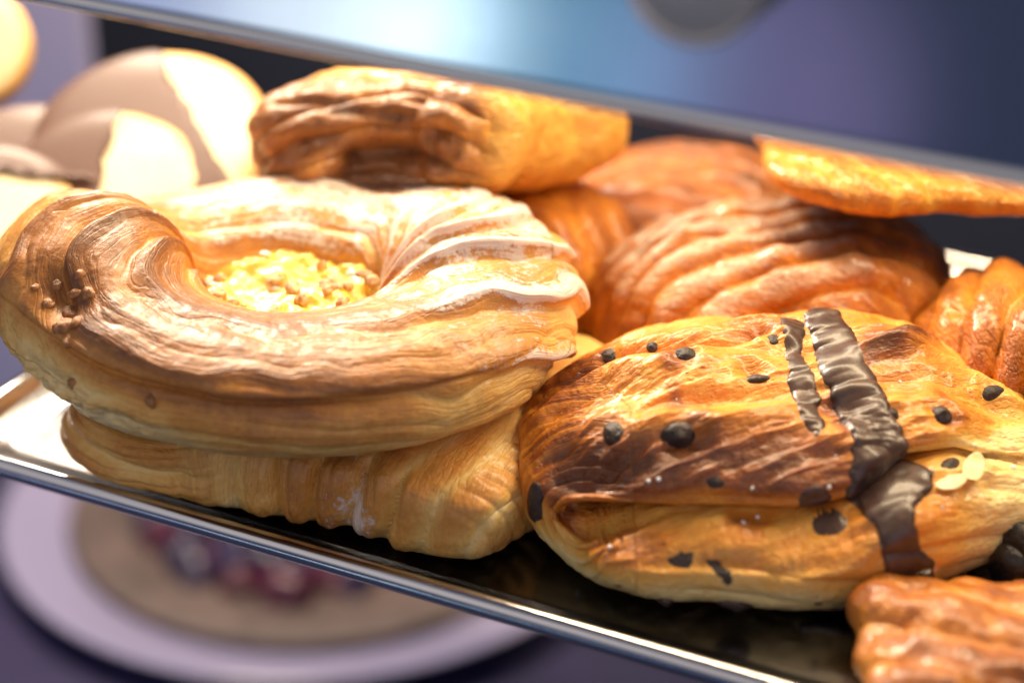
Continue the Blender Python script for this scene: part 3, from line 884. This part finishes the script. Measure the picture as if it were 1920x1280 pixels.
# G: flat slab top right
t = empty('flat_pastry', place(97, 50, 46), ROT, 'flat orange pastry slab lying on top, cut off by the steel panel at right', 'pastry', tilt=(0.0, 0.06))
V, Q, at = blob_pastry(110, {0: 48, 30: 46, 60: 34, 90: 28, 130: 36, 160: 42, 180: 40, 210: 42, 270: 26, 320: 36}, 6, 5, 5, 0.11, 25, 0.4, 220, exy=0.6, bake0=0.22, glz=0.1)
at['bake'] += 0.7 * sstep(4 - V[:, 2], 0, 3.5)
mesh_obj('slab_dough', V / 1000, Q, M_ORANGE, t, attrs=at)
# H: right edge
t = empty('ridged_croissant', place(118, 6, 0.3), ROT, 'pale glossy ridged croissant at the right edge behind the chip bun', 'croissant')
V, Q, at = blob_pastry(110, {0: 34, 90: 30, 180: 30, 270: 28}, 24, 16, 16, 0.10, 10, 1.7, 260, bake0=0.42, glz=0.05, slope=-0.6)
mesh_obj('croissant_dough', V / 1000, Q, M_ORANGE, t, attrs=at)
# I: bottom right corner
t = empty('crusty_pastry', place(98, -84, 0.3), ROT, 'golden crusty pastry in the bottom right corner in front of the chip bun', 'pastry')
V, Q, at = blob_pastry(170, {0: 40, 90: 20, 120: 24, 150: 34, 180: 33, 215: 36, 270: 22}, 9, 7, 7, 0.06, 15, 0.8, 300, exy=0.7, bake0=0.55, glz=0.1, slope=0.9, wobble=3.0)
mesh_obj('crust_dough', V / 1000, Q, M_CHOC_BUN, t, attrs=at)


# D: folded roll seen end on
def folded_roll():
    V, Q, S = pillow(170, {0: 41, 20: 52, 50: 34, 90: 25, 135: 36, 180: 31, 222: 39, 270: 26, 316: 40, 340: 36}, 15, 15, 0.76, 0.66, 14)
    V[:, 0] *= 1.0
    N = normals(V, Q); x, y, z = V.T
    front = sstep(-y, 12, 20) * (1 - sstep(x, 22, 28))
    d1, _, _ = polydist(V, [(-30, -24, 18), (-20, -26, 20.5), (-4, -26, 21.5), (14, -26, 19.5)])
    d2, _, _ = polydist(V, [(-28, -22, 12), (-16, -26, 12), (-2, -26, 11), (8, -26, 12)])
    d4, _, _ = polydist(V, [(-24, -26, 24), (-6, -26, 25), (10, -26, 24)])
    d3 = np.linalg.norm((V - np.array([15, -26, 14])) * np.array([1, 0.4, 0.85]), axis=1)
    disp = front * (-2.0 * np.exp(-(d1 / 1.6) ** 2) - 6.5 * np.exp(-(d2 / 5.0) ** 2) - 2.0 * np.exp(-(d4 / 1.3) ** 2) + 1.6 * np.cos(d3 * 1.0) * np.exp(-(d3 / 8.0) ** 2))
    tng = np.exp(-((x + 14) / 7.0) ** 2 - ((z - 10 - 0.35 * (x + 14)) / 3.2) ** 2)
    disp += front * 6.0 * tng
    disp += front * 0.9 * layers(z * 0.16 + 0.0016 * x * x + 0.3 * fbm(V, 0.05, 2, 408), 0.5)
    disp += (1 - front) * 0.8 * layers((x * 0.5 + y) * 0.06 + 0.4 * fbm(V, 0.04, 2, 410), 0.6)
    disp += 1.0 * fbm(V, 0.06, 3, 402) + 0.4 * fbm(V, 0.3, 3, 404)
    W = V + N * disp[:, None]; W[:, 2] = np.maximum(W[:, 2], 0)
    bake = 0.34 + 0.22 * fbm(V, 0.07, 3, 406) + 0.27 * front + front * 0.4 * np.exp(-(d2 / 5.5) ** 2) - 0.35 * front * tng + 0.25 * np.exp(-(d1 / 2) ** 2) * front - 0.2 * sstep(x, 18, 30)
    return W, Q, dict(bake=bake, glaze=np.full(len(V), 0.1), flow=np.column_stack([x * 0.1, y * 0.2, z * 0.8]))


t = empty('folded_roll', place(-24, 60, 38), ROT - math.radians(10), 'folded caramel roll with open layered end, topmost at the back under the steel panel', 'roll', tilt=(-0.30, -0.10))
V, Q, at = folded_roll()
mesh_obj('layered_dough', V / 1000, Q, M_ROLL, t, attrs=at)


# J: shortbread half dipped in chocolate
def cookie(loc, rot, name, label, r=34, th=9, cut=-3, ang=120):
    root = empty('dipped_cookie', loc, 0, label, 'cookie', 'half dipped shortbread cookies')
    root.rotation_euler = rot
    S, Q = cubesphere(48)
    def disc(rr, hh, e=0.35):
        rho = np.hypot(S[:, 0], S[:, 1]); thp = np.arctan2(S[:, 1], S[:, 0])
        xy = rho ** e * rr; zz = np.sign(S[:, 2]) * np.abs(S[:, 2]) ** 0.45 * hh
        return np.column_stack([xy * np.cos(thp), xy * np.sin(thp), zz])
    V = disc(r, th / 2); V[:, 2] += 0.4 * fbm(V, 0.08, 3, 5)
    rd_ = np.hypot(V[:, 0], V[:, 1]) / r
    mesh_obj('biscuit', V / 1000, Q, M_COOKIE, root, attrs=dict(bake=0.05 + 0.65 * sstep(rd_, 0.78, 1.0), glaze=np.zeros(len(V)), flow=V * 0.1))
    W = disc(r + 0.8, th / 2 + 0.9)
    c, s = math.cos(math.radians(ang)), math.sin(math.radians(ang))
    side = W[:, 0] * c + W[:, 1] * s                       # dipped where side > cut
    edge = cut + 3.5 * fbm(W, 0.09, 3, 3)
    pull = np.maximum(0, edge - side)
    W[:, 0] += pull * c; W[:, 1] += pull * s
    mesh_obj('chocolate_coat', W / 1000, Q, M_COOKIE_CHOC, root)
    return root


cookie(place(-88.5, 88, 37), (math.radians(27), math.radians(-5), YAW), 'c', 'rear dipped cookie beside the folded roll, mostly brown chocolate with cream at right', r=30, ang=204, cut=-12)
cookie(place(-98, 72, 30), (math.radians(30), math.radians(-3), YAW), 'c', 'middle dipped cookie with broad cream side just above the ring danish', r=25.5, ang=170, cut=2)
cookie(place(-118, 80, 29), (math.radians(26), math.radians(2), YAW), 'c', 'dipped cookie with dull chocolate top between the rear cookie and the front left cookie', r=26, ang=80, cut=-6)
cookie(place(-126, 60, 27), (math.radians(28), math.radians(4), YAW), 'c', 'front dipped cookie at the left photo edge above the ring danish', r=25, ang=85, cut=17)
cookie(place(-84, 82, 27), (math.radians(20), math.radians(-8), YAW), 'c', 'orange edged cookie mostly hidden beneath the rear dipped cookie', r=31, ang=180, cut=12)
cookie(place(-140, 124, 50), (math.radians(50), math.radians(4), YAW), 'c', 'pale cookie at the upper left photo edge in front of the lavender board', r=17, ang=180, cut=12)

# ------------------------------------------------------------------ lower shelf: berry tart on a plate
PLC = place(-67.9, 247.1, -170.5)
plate = empty('white_plate', PLC, 0, 'blurred white plate on the lower shelf below the tray', 'plate')
plate.scale = (1.12, 1.12, 1.1)
M_PLATE = plain_mat('shaded_porcelain', (0.28, 0.26, 0.42), 0.25, coat=0.4)  # white plate; dim lavender shade of the case is put into its colour
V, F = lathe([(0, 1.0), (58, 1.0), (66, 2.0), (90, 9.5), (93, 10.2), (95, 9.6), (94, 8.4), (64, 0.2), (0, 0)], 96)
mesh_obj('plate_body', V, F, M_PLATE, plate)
tart = empty('berry_tart', PLC + Vector((0, 0, 0.0012)), 0, 'blurred berry tart with pink and dark berries on the lower plate', 'tart')
tart.scale = (1.1, 1.1, 1.1)
M_TART = plain_mat('tart_crust', (0.13, 0.09, 0.085), 0.6, var=0.15, vscale=60, bump=0.5, bscale=300)  # crust colour dimmed to carry the shade below the tray
V, F = lathe([(0, 0), (72, 0), (75, 5), (75.5, 7), (74, 7.6), (58, 7), (55, 6), (0, 5.5)], 96)
mesh_obj('crust', V, F, M_TART, tart)
M_B1 = plain_mat('blackberry', (0.02, 0.012, 0.05), 0.35); M_B2 = plain_mat('raspberry', (0.07, 0.008, 0.03), 0.4, sss=0.1)
rng = random.Random(5)
for k in range(98):
    rr = math.sqrt(rng.random()) * 51; aa = rng.uniform(0, 6.283)
    W, Qp = pebble(rng, rng.uniform(5.5, 7.5))
    mesh_obj('berry', W / 1000, Qp, M_B2 if rng.random() < 0.2 else M_B1, tart, loc=(rr * math.cos(aa) / 1000, rr * math.sin(aa) / 1000, 0.0075))


# D2: something burnt black between the bun and the corner pastry
t = empty('burnt_pastry', place(108, -52, 0.3), ROT, 'nearly black shiny burnt pastry at the right edge between the chip bun and corner pastry', 'pastry')
V, Q, at = blob_pastry(60, {0: 12, 90: 9, 180: 12, 270: 10}, 9, 7, 7, 0.2, 15, 0.8, 500)
mesh_obj('burnt_dough', V / 1000, Q, M_BLACK, t)
